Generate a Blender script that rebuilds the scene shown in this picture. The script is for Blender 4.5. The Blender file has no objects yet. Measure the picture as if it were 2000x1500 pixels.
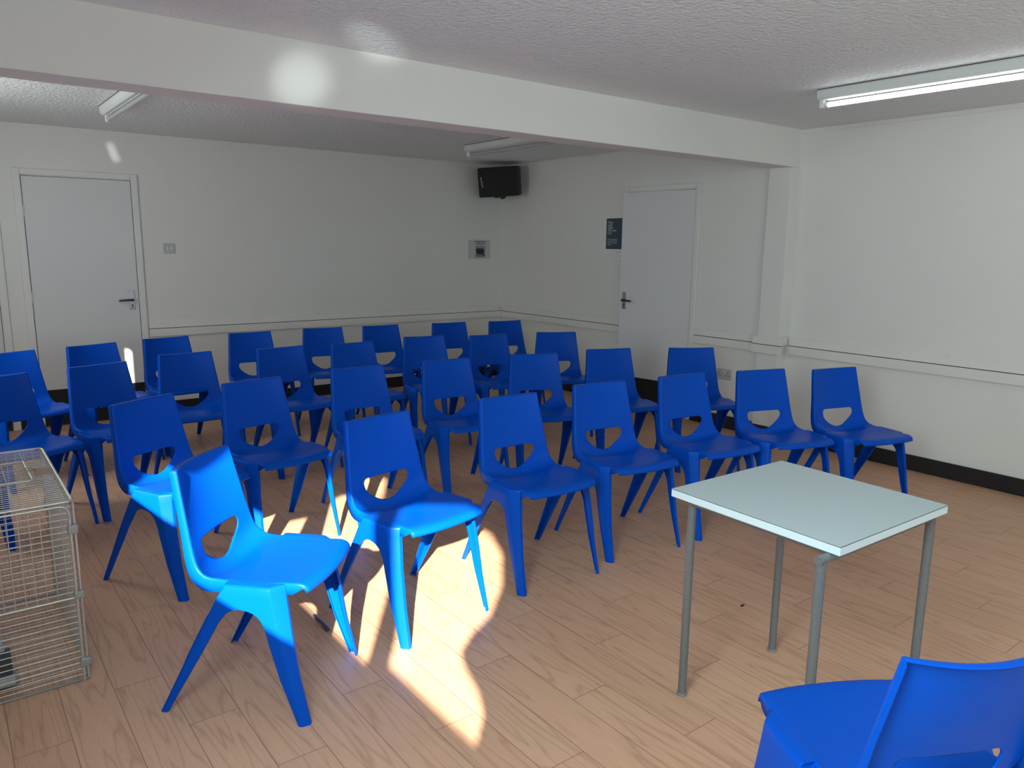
import bpy, bmesh, math, random
from mathutils import Vector, Matrix, geometry
random.seed(7)
D = bpy.data
SC = bpy.context.scene
COL = SC.collection
pi = math.pi
R = math.radians

# ------------------------------------------------------------------ camera
cd = D.cameras.new('camera')
cam = D.objects.new('camera', cd); COL.objects.link(cam)
cd.sensor_fit = 'HORIZONTAL'; cd.sensor_width = 36.0; cd.lens = 1480.5 / 2000 * 36.0
cd.clip_start = 0.02
_R = Vector((0.79450441, -0.60714509, 0.01173)); _U = Vector((0.10018177, 0.15009967, 0.98358208))
_F = Vector((0.59893769, 0.78028516, -0.18007972))
M = Matrix.Identity(4)
for i in range(3):
    M[i][0] = _R[i]; M[i][1] = _U[i]; M[i][2] = -_F[i]
M[0][3], M[1][3], M[2][3] = -5.2257, -7.0465, 1.497
cam.matrix_world = M
SC.camera = cam

# ------------------------------------------------------------------ world, sun, lights, exposure
SC.view_settings.view_transform = 'Standard'
SC.view_settings.look = 'None'
SC.view_settings.gamma = 1.0
SC.view_settings.use_curve_mapping = False
SC.view_settings.exposure = 0.0
SC.cycles.use_denoising = True
SC.cycles.adaptive_threshold = 0.02
SC.cycles.max_bounces = 10
SC.cycles.diffuse_bounces = 7
SC.cycles.sample_clamp_indirect = 6.0

W = D.worlds.new('world'); SC.world = W; W.use_nodes = True
bg = W.node_tree.nodes['Background']
bg.inputs[0].default_value = (0.75, 0.86, 1.0, 1); bg.inputs[1].default_value = 1.6

SUN_AZ, SUN_EL = R(54.5), R(25.0)
sd = D.lights.new('sun', 'SUN'); sun = D.objects.new('sun', sd); COL.objects.link(sun)
sd.energy = 30.0; sd.angle = R(0.7); sd.color = (1.0, 0.91, 0.73)
sun_dir = Vector((math.cos(SUN_AZ) * math.cos(SUN_EL), math.sin(SUN_AZ) * math.cos(SUN_EL), -math.sin(SUN_EL)))
sun.rotation_euler = sun_dir.to_track_quat('-Z', 'Y').to_euler()
sun.location = (-8, -10, 4)

def area(name, loc, direction, sx, sy, power, color, spread=180):
    l = D.lights.new(name, 'AREA'); l.shape = 'RECTANGLE'; l.size = sx; l.size_y = sy
    l.energy = power; l.color = color; l.spread = R(spread)
    o = D.objects.new(name, l); COL.objects.link(o); o.location = loc
    o.rotation_euler = Vector(direction).to_track_quat('-Z', 'Z').to_euler()
    return o
XL, YR, XR = -5.6, -8.6, 0.048      # left wall, rear wall, near right wall
area('daylight_left_window', (XL + .06, -6.5, 1.64), (1, 0, -0.62), 2.3, .82, 70, (0.79, 1.0, 0.985), 150)
area('daylight_rear_window', (-4.1, YR + .05, 1.5), (-.1, 1, -0.1), 2.4, 1.2, 21, (0.79, 1.0, 1.0))
area('fill_far_left', (XL + .05, -1.9, 1.55), (1, 0, 0), 1.6, .9, 18, (.95, 1.0, 0.96))  # added fill lamp for the far bay, no real window here

def spot(name, loc, target, deg, power, color, blend=1.0, r=.03):
    l = D.lights.new(name, 'SPOT'); l.energy = power; l.color = color; l.spot_size = R(deg); l.spot_blend = blend
    l.shadow_soft_size = r
    o = D.objects.new(name, l); COL.objects.link(o); o.location = loc
    o.rotation_euler = (Vector(target) - Vector(loc)).to_track_quat('-Z', 'Y').to_euler()
# spot lamps added in place of reflected sun glints
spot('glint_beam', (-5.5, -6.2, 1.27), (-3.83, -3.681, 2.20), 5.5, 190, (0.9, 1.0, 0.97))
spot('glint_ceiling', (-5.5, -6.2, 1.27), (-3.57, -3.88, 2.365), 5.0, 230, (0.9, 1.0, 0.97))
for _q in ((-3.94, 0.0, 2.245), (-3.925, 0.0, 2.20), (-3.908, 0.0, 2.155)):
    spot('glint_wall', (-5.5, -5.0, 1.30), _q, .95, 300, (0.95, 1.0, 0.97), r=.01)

# ------------------------------------------------------------------ materials
def mat(name, color=(.8, .8, .8), rough=.5, metal=0.0, spec=.5, emit=None, strength=1):
    m = D.materials.new(name); m.use_nodes = True
    b = m.node_tree.nodes['Principled BSDF']
    b.inputs['Base Color'].default_value = (*color, 1); b.inputs['Roughness'].default_value = rough
    b.inputs['Metallic'].default_value = metal; b.inputs['Specular IOR Level'].default_value = spec
    if emit:
        b.inputs['Emission Color'].default_value = (*emit, 1); b.inputs['Emission Strength'].default_value = strength
    return m
class NT:
    def __init__(s, m): s.t = m.node_tree; s.b = s.t.nodes['Principled BSDF']
    def n(s, typ, **kw):
        x = s.t.nodes.new(typ)
        for k, v in kw.items(): setattr(x, k, v)
        return x
    def l(s, a, b): s.t.links.new(a, b)
    def math(s, op, a, b=None, c=None):
        x = s.n('ShaderNodeMath', operation=op)
        for i, v in enumerate((a, b, c)):
            if v is None: continue
            if isinstance(v, (int, float)): x.inputs[i].default_value = v
            else: s.l(v, x.inputs[i])
        return x.outputs[0]
    def noise(s, vec, scale, detail=2, rough=.5):
        x = s.n('ShaderNodeTexNoise'); x.inputs['Scale'].default_value = scale
        x.inputs['Detail'].default_value = detail; x.inputs['Roughness'].default_value = rough
        if vec is not None: s.l(vec, x.inputs['Vector'])
        return x
    def bump(s, h, strength, dist, prev=None):
        x = s.n('ShaderNodeBump'); x.inputs['Strength'].default_value = strength; x.inputs['Distance'].default_value = dist
        s.l(h, x.inputs['Height'])
        if prev is not None: s.l(prev, x.inputs['Normal'])
        return x.outputs[0]
    def mix(s, fac, a, b, blend='MIX'):
        x = s.n('ShaderNodeMix', data_type='RGBA', blend_type=blend)
        for sock, v in ((x.inputs[0], fac), (x.inputs[6], a), (x.inputs[7], b)):
            if isinstance(v, (int, float)): sock.default_value = v
            elif isinstance(v, tuple): sock.default_value = (*v, 1)
            else: s.l(v, sock)
        return x.outputs[2]
    def ramp(s, fac, stops):
        x = s.n('ShaderNodeValToRGB'); s.l(fac, x.inputs[0]); e = x.color_ramp.elements
        while len(e) < len(stops): e.new(.5)
        for k, (p, c) in zip(e, stops): k.position = p; k.color = (*c, 1)
        return x.outputs[0]
    def geo(s): return s.n('ShaderNodeNewGeometry').outputs['Position']
    def obj(s): return s.n('ShaderNodeTexCoord').outputs['Object']

def paint(name, color, rough=.55, bump=.12, scale=60, var=.03):
    m = mat(name, color, rough, spec=.35); t = NT(m); P = t.geo()
    a = t.noise(P, scale, 4, .6); b = t.noise(P, 1.3, 3, .5)
    c2 = tuple(max(0, x * (1 - var * 2.4)) for x in color)
    t.l(t.mix(t.math('MULTIPLY', b.outputs[0], 1.0), color, c2), t.b.inputs['Base Color'])
    t.l(t.bump(a.outputs[0], bump, .004), t.b.inputs['Normal'])
    return m
M_wall = paint('wall_paint', (.80, .80, .765), .5, .18, 45)
M_gloss = paint('gloss_white_paint', (.79, .79, .77), .32, .05, 20)
M_door = paint('door_paint', (.72, .73, .74), .38, .04, 12)
M_rail = paint('rail_paint', (.79, .785, .74), .42, .08, 25)
M_kick = mat('black_kick', (.008, .008, .010), .45)
M_skirt = mat('black_skirting', (.012, .012, .014), .4)
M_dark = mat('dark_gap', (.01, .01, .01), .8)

M_ceil = mat('stippled_ceiling', (.79, .83, .83), .75, spec=.3); t = NT(M_ceil); P = t.geo()
v = t.n('ShaderNodeTexVoronoi', feature='SMOOTH_F1'); v.inputs['Scale'].default_value = 48; v.inputs['Smoothness'].default_value = .6
nz = t.noise(P, 14, 3, .6)
wv = t.n('ShaderNodeVectorMath', operation='MULTIPLY_ADD'); t.l(nz.outputs[1], wv.inputs[0]); wv.inputs[1].default_value = (.06, .06, .06); t.l(P, wv.inputs[2])
t.l(wv.outputs[0], v.inputs['Vector'])
n2 = t.noise(P, 95, 3, .6)
hh = t.math('ADD', t.math('MULTIPLY', v.outputs['Distance'], -1.1), t.math('MULTIPLY', n2.outputs[0], .6))
t.l(t.bump(hh, .55, .012), t.b.inputs['Normal'])

# floor: planks along Y, 0.152 wide, 0.914 long
M_floor = mat('wood_planks', (.5, .33, .22), .38, spec=.4); t = NT(M_floor); P = t.geo()
sp = t.n('ShaderNodeSeparateXYZ'); t.l(P, sp.inputs[0]); X, Y = sp.outputs[0], sp.outputs[1]
xr = t.math('DIVIDE', t.math('ADD', X, 3.95 + .152 * 200), .152)
row = t.math('FLOOR', xr); fx = t.math('FRACT', xr)
r3 = t.math('FRACT', t.math('MULTIPLY', row, .3819))
yo = t.math('DIVIDE', t.math('ADD', Y, t.math('ADD', 50.0, t.math('MULTIPLY', r3, .914))), .914)
cell = t.math('FLOOR', yo); fy = t.math('FRACT', yo)
cv = t.n('ShaderNodeCombineXYZ'); t.l(row, cv.inputs[0]); t.l(cell, cv.inputs[1])
wn = t.n('ShaderNodeTexWhiteNoise', noise_dimensions='2D'); t.l(cv.outputs[0], wn.inputs[0])
ex = t.math('MULTIPLY', t.math('MINIMUM', fx, t.math('SUBTRACT', 1.0, fx)), .152)
ey = t.math('MULTIPLY', t.math('MINIMUM', fy, t.math('SUBTRACT', 1.0, fy)), .914)
gr = t.n('ShaderNodeMapRange'); t.l(t.math('MINIMUM', ex, ey), gr.inputs[0])
gr.inputs[1].default_value = .0004; gr.inputs[2].default_value = .0018; gr.inputs[3].default_value = 1; gr.inputs[4].default_value = 0
gv = t.n('ShaderNodeVectorMath', operation='MULTIPLY_ADD'); t.l(wn.outputs[1], gv.inputs[0]); gv.inputs[1].default_value = (7, 13, 5)
mp = t.n('ShaderNodeMapping'); mp.inputs['Scale'].default_value = (1, .085, 1); t.l(P, mp.inputs['Vector']); t.l(mp.outputs[0], gv.inputs[2])
G = gv.outputs[0]
g1 = t.noise(G, 34, 4, .62)           # broad growth figure
rings = t.math('FRACT', t.math('MULTIPLY', t.noise(G, 8.5, 2.5, .5).outputs[0], 11.0))
ringl = t.math('POWER', t.math('ABSOLUTE', t.math('SUBTRACT', t.math('MULTIPLY', rings, 2.0), 1.0)), 5.0)
mp2 = t.n('ShaderNodeMapping'); mp2.inputs['Scale'].default_value = (1, .03, 1); t.l(P, mp2.inputs['Vector'])
g3 = t.noise(mp2.outputs[0], 420, 3, .6)
base = t.mix(wn.outputs[0], (.645, .370, .240), (.725, .435, .290))
base = t.mix(t.math('MULTIPLY', g1.outputs[0], .55), base, (.53, .295, .185))
base = t.mix(t.math('MULTIPLY', ringl, .55), base, (.38, .20, .12))
base = t.mix(t.ramp(g3.outputs[0], [(.42, (0, 0, 0)), (.75, (.5, .5, .5))]), base, (.44, .26, .155))
base = t.mix(t.math('MULTIPLY', gr.outputs[0], .75), base, (.11, .06, .045))
t.l(base, t.b.inputs['Base Color'])
hb = t.math('SUBTRACT', t.math('MULTIPLY', g3.outputs[0], .15), gr.outputs[0])
t.l(t.bump(hb, .35, .0012), t.b.inputs['Normal'])
rr = t.math('ADD', .38, t.math('MULTIPLY', g1.outputs[0], .12)); t.l(rr, t.b.inputs['Roughness'])

M_blue = mat('blue_plastic', (.0, .072, .50), .38, spec=.09); t = NT(M_blue)
P = t.obj(); a = t.noise(P, 700, 2, .5); t.l(t.bump(a.outputs[0], .05, .0006), t.b.inputs['Normal'])
b_ = t.noise(P, 9, 4, .6)
t.l(t.math('ADD', .27, t.math('MULTIPLY', b_.outputs[0], .14)), t.b.inputs['Roughness'])

M_lam = paint('white_laminate', (.47, .545, .575), .42, .01, 8, .012)
M_edge = mat('white_edge_band', (.64, .76, .80), .4)
M_line = mat('dark_laminate_line', (.03, .035, .04), .6)
def steel(name, c, rough, metal, spots=True):
    m = mat(name, c, rough, metal); t = NT(m); P = t.geo()
    a = t.noise(P, 160, 3, .7)
    if spots:
        t.l(t.mix(t.ramp(a.outputs[0], [(.60, (0, 0, 0)), (.70, (.75, .75, .75))]), c, tuple(x * .35 for x in c)), t.b.inputs['Base Color'])
    t.l(t.bump(a.outputs[0], .1, .001), t.b.inputs['Normal'])
    return m
M_tube = steel('grey_enamel_tube', (.165, .18, .19), .36, .3)
M_foot = mat('grey_rubber', (.22, .21, .19), .7)
M_wire = steel('galvanized_wire', (.62, .61, .57), .36, .75, False)
M_wire2 = steel('galvanized_rod', (.60, .60, .56), .35, .7, False)
M_clamp = steel('dull_clamp', (.33, .35, .35), .45, .5, False)
M_tag = mat('buff_card', (.40, .31, .22), .8)
M_speaker = mat('black_speaker_shell', (.010, .010, .011), .45)
M_grille = mat('black_speaker_grille', (.003, .003, .004), .7)
M_white = mat('white_plastic', (.78, .78, .78), .35)
M_switch = mat('grey_white_plastic', (.50, .51, .53), .35)
M_batten = paint('batten_enamel', (.66, .69, .67), .35, .0, 8, .01)
M_tubeon = mat('lit_tube', (1, 1, 1), .3, emit=(.90, .96, 1.0), strength=7.0)
M_tubeoff = mat('unlit_tube', (.42, .42, .45), .25)
M_metal = mat('aged_chrome', (.42, .42, .43), .28, .9)
M_lever = mat('dark_bronze_lever', (.10, .10, .10), .25, .8)
M_black = mat('black', (.01, .01, .01), .5)
M_sign = mat('slate_blue_sign', (.035, .065, .092), .45)
M_txt = mat('pale_lettering', (.42, .46, .50), .6)
M_paper = mat('laminated_paper', (.55, .58, .55), .25)
M_ink = mat('black_ink', (.02, .02, .02), .6)
M_pgrey = mat('printed_grey', (.32, .31, .32), .4)
M_pnavy = mat('printed_navy', (.006, .012, .06), .4)
M_pwood = mat('printed_brown', (.28, .20, .14), .4)
M_pdark = mat('printed_dark', (.02, .015, .015), .4)
M_pgplast = mat('pale_grey_plastic', (.36, .37, .36), .5)
M_dgplast = mat('dark_grey_plastic', (.05, .055, .06), .5)
M_mask = mat('sun_mask_grey', (.30, .30, .33), .9)  # surface of the added sheets that mask the sun

# ------------------------------------------------------------------ helpers
def link(name, bm, m, parent=None, smooth=False, loc=None, bevel=0, seg=2):
    bmesh.ops.recalc_face_normals(bm, faces=bm.faces)
    me = D.meshes.new(name); bm.to_mesh(me); bm.free(); me.materials.append(m)
    if smooth:
        for p in me.polygons: p.use_smooth = True
    o = D.objects.new(name, me); COL.objects.link(o)
    if parent: o.parent = parent
    if loc: o.location = loc
    if bevel:
        b = o.modifiers.new('bevel', 'BEVEL'); b.width = bevel; b.segments = seg; b.limit_method = 'ANGLE'; b.angle_limit = R(40)
        for p in me.polygons: p.use_smooth = True
        w = o.modifiers.new('wn', 'WEIGHTED_NORMAL'); w.keep_sharp = True
    return o
def box(bm, x0, x1, y0, y1, z0, z1, mtx=None):
    vs = [bm.verts.new((x, y, z)) for z in (z0, z1) for y in (y0, y1) for x in (x0, x1)]
    if mtx is not None:
        for v_ in vs: v_.co = mtx @ v_.co
    for f in ((0, 2, 3, 1), (4, 5, 7, 6), (0, 1, 5, 4), (2, 6, 7, 3), (0, 4, 6, 2), (1, 3, 7, 5)):
        bm.faces.new([vs[i] for i in f])
    return bm
def B(*a, **k): return box(bmesh.new(), *a, **k)
def tube(bm, pts, r, n=10, cap=True, r2=None):
    pts = [Vector(p) for p in pts]; rings = []; up = None
    for i, p in enumerate(pts):
        d = (pts[min(i + 1, len(pts) - 1)] - pts[max(i - 1, 0)]).normalized()
        if up is None:
            up = Vector((0, 0, 1)) if abs(d.z) < .9 else Vector((1, 0, 0))
        a = d.cross(up).normalized(); up = a.cross(d).normalized()
        rad = r if r2 is None else r + (r2 - r) * i / (len(pts) - 1)
        rings.append([bm.verts.new(p + (a * math.cos(2 * pi * k / n) + up * math.sin(2 * pi * k / n)) * rad) for k in range(n)])
    for q, s in zip(rings, rings[1:]):
        for k in range(n): bm.faces.new((q[k], q[(k + 1) % n], s[(k + 1) % n], s[k]))
    if cap:
        bm.faces.new(rings[0][::-1]); bm.faces.new(rings[-1])
    return bm
def smooth_all(o, ang=40):
    for p in o.data.polygons: p.use_smooth = True
    o.data.set_sharp_from_angle(angle=R(ang))
def prism(bm, prof, axis, a, b):
    """extrude the closed profile along an axis: 'x' -> prof (y,z), 'y' -> prof (x,z)"""
    f = (lambda p, t_: (t_, p[0], p[1])) if axis == 'x' else (lambda p, t_: (p[0], t_, p[1]))
    A = [bm.verts.new(f(p, a)) for p in prof]; Bv = [bm.verts.new(f(p, b)) for p in prof]; n = len(prof)
    for i in range(n): bm.faces.new((A[i], A[(i + 1) % n], Bv[(i + 1) % n], Bv[i]))
    bm.faces.new(A[::-1]); bm.faces.new(Bv)
    return bm
def struct(name, bm, m, parent=None, **k):
    o = link(name, bm, m, parent, **k)
    if parent is None: o['kind'] = 'structure'
    return o
def thing(name, label, cat, loc=(0, 0, 0), rz=0, group=None):
    o = D.objects.new(name, None); COL.objects.link(o); o.location = loc; o.rotation_euler = (0, 0, rz)
    o.empty_display_size = .1
    o['label'] = label; o['category'] = cat
    if group: o['group'] = group
    return o
def tag(o, label, cat, group=None):
    o['label'] = label; o['category'] = cat
    if group: o['group'] = group
    return o
def rot_about(cx, cy, ang):
    return Matrix.Translation((cx, cy, 0)) @ Matrix.Rotation(ang, 4, 'Z') @ Matrix.Translation((-cx, -cy, 0))

# ------------------------------------------------------------------ room shell
H = 2.365; T = .12
CA, CB, CD, BZ = -3.49, -3.681, -.052, 2.0945       # beam / column
struct('floor', B(XL - T, XR + T, YR - T, T, -.1, 0), M_floor)
struct('ceiling', B(XL - T, XR + T, YR - T, T, H, H + .1), M_ceil)

# back wall with two door openings (door_1 the leftmost in view, door_2 beside it)
DL0, DL1 = -4.585, -3.819        # opening of the left door
EL0, EL1 = -5.55, -4.80          # opening of the further-left door
DH = 1.985
bm = bmesh.new()
for x0, x1, z0, z1 in ((XL - T, EL0, 0, H), (EL1, DL0, 0, H), (DL1, T, 0, H), (EL0, EL1, DH, H), (DL0, DL1, DH, H)):
    box(bm, x0, x1, 0, T, z0, z1)
struct('wall_back', bm, M_wall)
# right wall, far part
RY1, RY0 = -2.003, -2.768        # opening of the right door
bm = bmesh.new()
for y0, y1, z0, z1 in ((RY1, 0, 0, H), (CA, RY0, 0, H), (RY0, RY1, DH, H)):
    box(bm, 0, T, y0, y1, z0, z1)
struct('wall_right_far', bm, M_wall)
struct('wall_right_near', B(XR, XR + T, YR, CB, 0, H), M_wall)
# column and beam
def lumpy(x0, x1, y0, y1, z0, z1, amp=.0022, nx=90, flat_ends=True):
    bm_ = bmesh.new(); box(bm_, x0, x1, y0, y1, z0, z1)
    L = max(x1 - x0, z1 - z0)
    axis = 0 if (x1 - x0) > (z1 - z0) else 2
    es = [e for e in bm_.edges if abs((e.verts[0].co - e.verts[1].co)[axis]) > L * .9]
    bmesh.ops.subdivide_edges(bm_, edges=es, cuts=nx, use_grid_fill=True)
    from mathutils import noise
    for v_ in bm_.verts:
        s = v_.co * 3.1
        if axis == 0:
            v_.co.z += amp * noise.noise(s) * (1 if v_.co.z < z1 - .01 else 0); v_.co.y += amp * noise.noise(s + Vector((9, 0, 0)))
        else:
            v_.co.x += amp * noise.noise(s) * (1 if v_.co.x < x1 - .01 else 0); v_.co.y += amp * noise.noise(s + Vector((9, 0, 0)))
    return bm_
struct('trim_1', lumpy(XL, XR + .05, CB, CA, BZ, H + .02), M_wall, smooth=False, bevel=.004)      # ceiling beam
struct('trim_2', lumpy(CD, T, CB, CA, 0, BZ, nx=40), M_wall, bevel=.004)                           # column carrying it

# left wall: window_1 (its daylight falls across the chairs) and a narrow slot added to throw the sun streak on door_1
WY0, WY1, WZ0, WZ1 = -7.75, -4.90, 1.205, 2.10
SY0, SY1, SZ0, SZ1 = -2.418, -2.333, 1.58, 1.945
bm = bmesh.new()
for y0, y1, z0, z1 in ((YR, WY0, 0, H), (WY0, WY1, 0, WZ0), (WY0, WY1, WZ1, H), (WY1, SY0, 0, H), (SY0, SY1, 0, SZ0), (SY0, SY1, SZ1, H), (SY1, 0, 0, H)):
    box(bm, XL - .03, XL, y0, y1, z0, z1)
struct('wall_left', bm, M_wall)
bm = bmesh.new()
for x0, x1, z0, z1 in ((XL - T, -5.0, 0, H), (-.2, XR + T, 0, H), (-5.0, -.2, 0, .85), (-5.0, -.2, 2.15, H)):
    box(bm, x0, x1, YR - T, YR, z0, z1)
struct('wall_rear', bm, M_wall)
# window_1 frame with two unseen sheets added to shape the sunlight
bm = bmesh.new()
for y0, y1, z0, z1 in ((WY0, WY1, WZ0 - .06, WZ0 - .022), (WY0, WY1, WZ1 + .003, WZ1 + .04)):
    box(bm, XL - .03, XL + .02, y0, y1, z0, z1)
box(bm, XL - .02, XL, -6.985, -6.865, WZ0, WZ1); box(bm, XL - .02, XL, WY0, -6.985, WZ0, 1.253)
win = struct('window_1', bm, M_gloss)
def mask_sheet(name, outline, fold):
    """added sheet in the window, cut to shape the sun patch, with pleats and 3 mm thickness"""
    bm_ = bmesh.new(); P2 = [Vector(p) for p in outline]
    pts = list(P2); n = len(P2); edges = [(i, (i + 1) % n) for i in range(n)]
    y0 = min(p.x for p in P2); y1 = max(p.x for p in P2); z0 = min(p.y for p in P2); z1 = max(p.y for p in P2)
    def inside(q):
        c = False
        for i in range(n):
            a, b = P2[i], P2[(i + 1) % n]
            if (a.y > q.y) != (b.y > q.y) and q.x < (b.x - a.x) * (q.y - a.y) / (b.y - a.y) + a.x: c = not c
        return c
    yy = y0
    while yy < y1:
        zz = z0
        while zz < z1:
            q = Vector((yy, zz))
            if inside(q): pts.append(q)
            zz += .05
        yy += .02
    vs, _, fs, *_ = geometry.delaunay_2d_cdt(pts, edges, [], 1, 1e-5)
    bv = [bm_.verts.new((XL - .012 + .006 * math.sin(p.x * fold), p.x, p.y)) for p in vs]
    for f in fs: bm_.faces.new([bv[i] for i in f])
    return link(name, bm_, M_mask, win)
mask_sheet('sun_mask', [(-7.80, 1.15), (-7.545, 1.15), (-7.55, 1.26), (-7.575, 1.34), (-7.555, 1.39), (-7.46, 1.425), (-7.435, 1.47), (-7.50, 1.56), (-7.63, 1.68), (-7.715, 1.84), (-7.72, 2.0), (-7.66, 2.06), (-7.60, 2.14), (-7.80, 2.14)], 160)  # added sun mask, edge cut to the outline of a cast shadow
mask_sheet('sun_mask', [(-4.85, 1.15), (-4.85, 2.14), (-7.60, 2.14), (-7.35, 2.05), (-7.10, 1.96), (-6.80, 1.79), (-6.60, 1.82), (-6.52, 1.92), (-6.49, 2.08), (-6.27, 2.08), (-6.22, 1.86), (-6.08, 1.78), (-5.93, 1.56), (-5.75, 1.46), (-5.5, 1.44), (-5.2, 1.43), (-5.02, 1.42), (-4.96, 1.35), (-4.95, 1.15)], 150)

struct('wall_sun_block', B(-7.2, 3, YR - 2.6, YR - 2.4, -.1, 3.6), M_wall)  # unseen slab added to keep the sun out of the rear window
# rear window frame
bm = bmesh.new()
for x0, x1, z0, z1 in ((-5.0, -4.94, .85, 2.15), (-.26, -.2, .85, 2.15), (-4.94, -.26, .85, .9), (-4.94, -.26, 2.1, 2.15), (-3.4, -3.35, .9, 2.1), (-1.85, -1.8, .9, 2.1)):
    box(bm, x0, x1, YR - .08, YR - .02, z0, z1)
struct('window_2', bm, M_gloss)

# black sheets painted as the darkness behind the doors
struct('dark_sheet_back', B(XL, -3.6, T + .25, T + .3, 0, H), M_dark)
struct('dark_sheet_right', B(T + .25, T + .3, -2.95, -1.8, 0, H), M_dark)

# skirting
def skirt(name, parts):
    bm_ = bmesh.new()
    for a in parts: box(bm_, *a)
    struct(name, bm_, M_skirt, bevel=.003)
SK = .108
skirt('baseboard_back', [(-3.757, -.014, -.014, -.0005, .0005, SK), (-4.75, -4.645, -.014, -.0005, .0005, SK)])
skirt('baseboard_right_far', [(-.014, -.0005, -1.95, 0, .0005, SK), (-.014, -.0005, CA, -2.825, .0005, SK)])
skirt('baseboard_column', [(CD - .014, CD - .001, CB - .014, CA + .014, .0005, SK), (CD - .001, XR, CB - .014, CB - .001, .0005, SK)])
skirt('baseboard_right_near', [(XR - .014, XR - .0005, YR, CB - .014, .0005, SK)])

# dado: upper bevelled board + lower trunking with a dark joint between them
ZT, ZD, ZB = .823, .754, .688
def dado(name, axis, w, sgn, a, b, lowgap=0):
    """w = wall coordinate, sgn = direction into the room"""
    up = [(w, ZT), (w + sgn * .014, ZT - .014), (w + sgn * .021, ZD + .004), (w, ZD + .004)]
    lo = [(w, ZD - .001), (w + sgn * .030, ZD - .001), (w + sgn * .032, ZD - .004), (w + sgn * .032, ZB), (w, ZB)]
    ln = [(w, ZD + .0045), (w + sgn * .019, ZD + .0045), (w + sgn * .019, ZD - .0015), (w, ZD - .0015)]
    root = struct(name, prism(bmesh.new(), up, axis, a, b), M_rail)
    link('trunking', prism(bmesh.new(), lo, axis, a + lowgap, b), M_rail, root)
    link('joint', prism(bmesh.new(), ln, axis, a + .001, b - .001), M_dark, root)
dado('trim_3', 'x', -.0005, -1, -3.755, -.0325)
dado('trim_4', 'y', -.0005, -1, -1.95, -.0005)
dado('trim_5', 'y', -.0005, -1, CA + .001, -2.826)
dado('trim_6', 'y', CD - .001, -1, CB - .03, CA + .032)
dado('trim_7', 'y', XR - .0005, -1, YR, CB - .034)
struct('trim_8', B(CD - .0005, XR, CB - .022, CB - .001, ZD + .003, ZT), M_rail, bevel=.003)
# thin bead where the near right wall meets the ceiling
struct('trim_9', prism(bmesh.new(), [(XR - .0005, H - .03), (XR - .006, H - .028), (XR - .012, H - .012), (XR - .012, H - .001), (XR - .0005, H - .001)], 'y', YR, CB), M_wall)

# ------------------------------------------------------------------ doors
def lever(parent, mtx, flip):
    """plate + lever on a leaf, local frame: u along the leaf, out of the leaf, z"""
    bm_ = bmesh.new(); box(bm_, -.021, .021, 0, .005, -.082, .075, mtx); p = link('handle_plate', bm_, M_metal, parent, bevel=.0015)
    bm_ = bmesh.new(); tube(bm_, [mtx @ Vector((0, .004, 0)), mtx @ Vector((0, .04, 0))], .0125, 12)
    s = flip
    pts = [mtx @ Vector(q) for q in ((0, .036, 0), (.006 * s, .046, .0), (.03 * s, .049, .001), (.07 * s, .048, 0), (.105 * s, .046, -.004))]
    tube(bm_, pts, .0115, 10, r2=.0085)
    o = link('handle', bm_, M_lever, p); smooth_all(o)
    bm_ = bmesh.new(); box(bm_, -.004, .004, .0045, .0062, -.062, -.036, mtx); link('keyhole', bm_, M_black, p)
    bm_ = bmesh.new()
    for a in (-1, 1):
        for zz in (-.074, .067):
            tube(bm_, [mtx @ Vector((a * .013, .004, zz)), mtx @ Vector((a * .013, .0063, zz))], .0028, 8)
    link('screw', bm_, M_black, p)
def door(name, hx, hy, width, along, out, ajar, hand=True, kick=True, z0=.008):
    """hinge corner at (hx, hy); leaf runs along 'along'; 'out' points into the room"""
    A = Vector((*along, 0)); O = Vector((*out, 0))
    root = D.objects.new(name, None); COL.objects.link(root); root['kind'] = 'structure'; root.location = (hx, hy, 0)
    a = A * math.cos(ajar) + O * math.sin(ajar); o_ = O * math.cos(ajar) - A * math.sin(ajar)
    m4 = Matrix(((a.x, o_.x, 0, 0), (a.y, o_.y, 0, 0), (0, 0, 1, 0), (0, 0, 0, 1)))
    m4 = m4 @ Matrix.Identity(4)
    leaf = link('leaf', box(bmesh.new(), .002, width, -.036, 0, z0, 1.978, m4), M_door, root, bevel=.0015)
    if kick: link('kick_plate', box(bmesh.new(), .004, width - .002, .0003, .0035, z0, .300, m4), M_kick, root)
    if hand:
        flip = -1
        lever(root, m4 @ Matrix.Translation((width - .052, 0, 1.008)), flip)
    for hz in (.25, 1.05, 1.72):
        bm_ = tube(bmesh.new(), [m4 @ Vector((0, .004, hz - .045)), m4 @ Vector((0, .004, hz + .045))], .006, 8)
        for q in (-.02, .0, .02):
            tube(bm_, [m4 @ Vector((0, .004, hz + q - .0012)), m4 @ Vector((0, .004, hz + q + .0012))], .0072, 8)
        smooth_all(link('hinge', bm_, M_gloss, root))
    # architrave, flush with the wall, around the opening; in the un-rotated frame
    f4 = Matrix(((A.x, O.x, 0, 0), (A.y, O.y, 0, 0), (0, 0, 1, 0), (0, 0, 0, 1)))
    w = .055; ow = width + .004
    bm_ = bmesh.new()
    box(bm_, -w, -.004, 0.0005, .016, 0, DH + w - .005, f4); box(bm_, ow + .002, ow + w, 0.0005, .016, 0, DH + w - .005, f4)
    box(bm_, -.004, ow + .002, 0.0005, .016, DH + .002, DH + w - .005, f4)
    link('door_frame', bm_, M_gloss, root, bevel=.005, seg=2)
    bm_ = bmesh.new()
    box(bm_, -.004, -.001, -.1, .001, 0, DH, f4); box(bm_, ow, ow + .003, -.1, .001, 0, DH, f4); box(bm_, -.001, ow, -.1, .001, DH - .003, DH, f4)
    link('door_lining', bm_, M_gloss, root)
    return root
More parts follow.
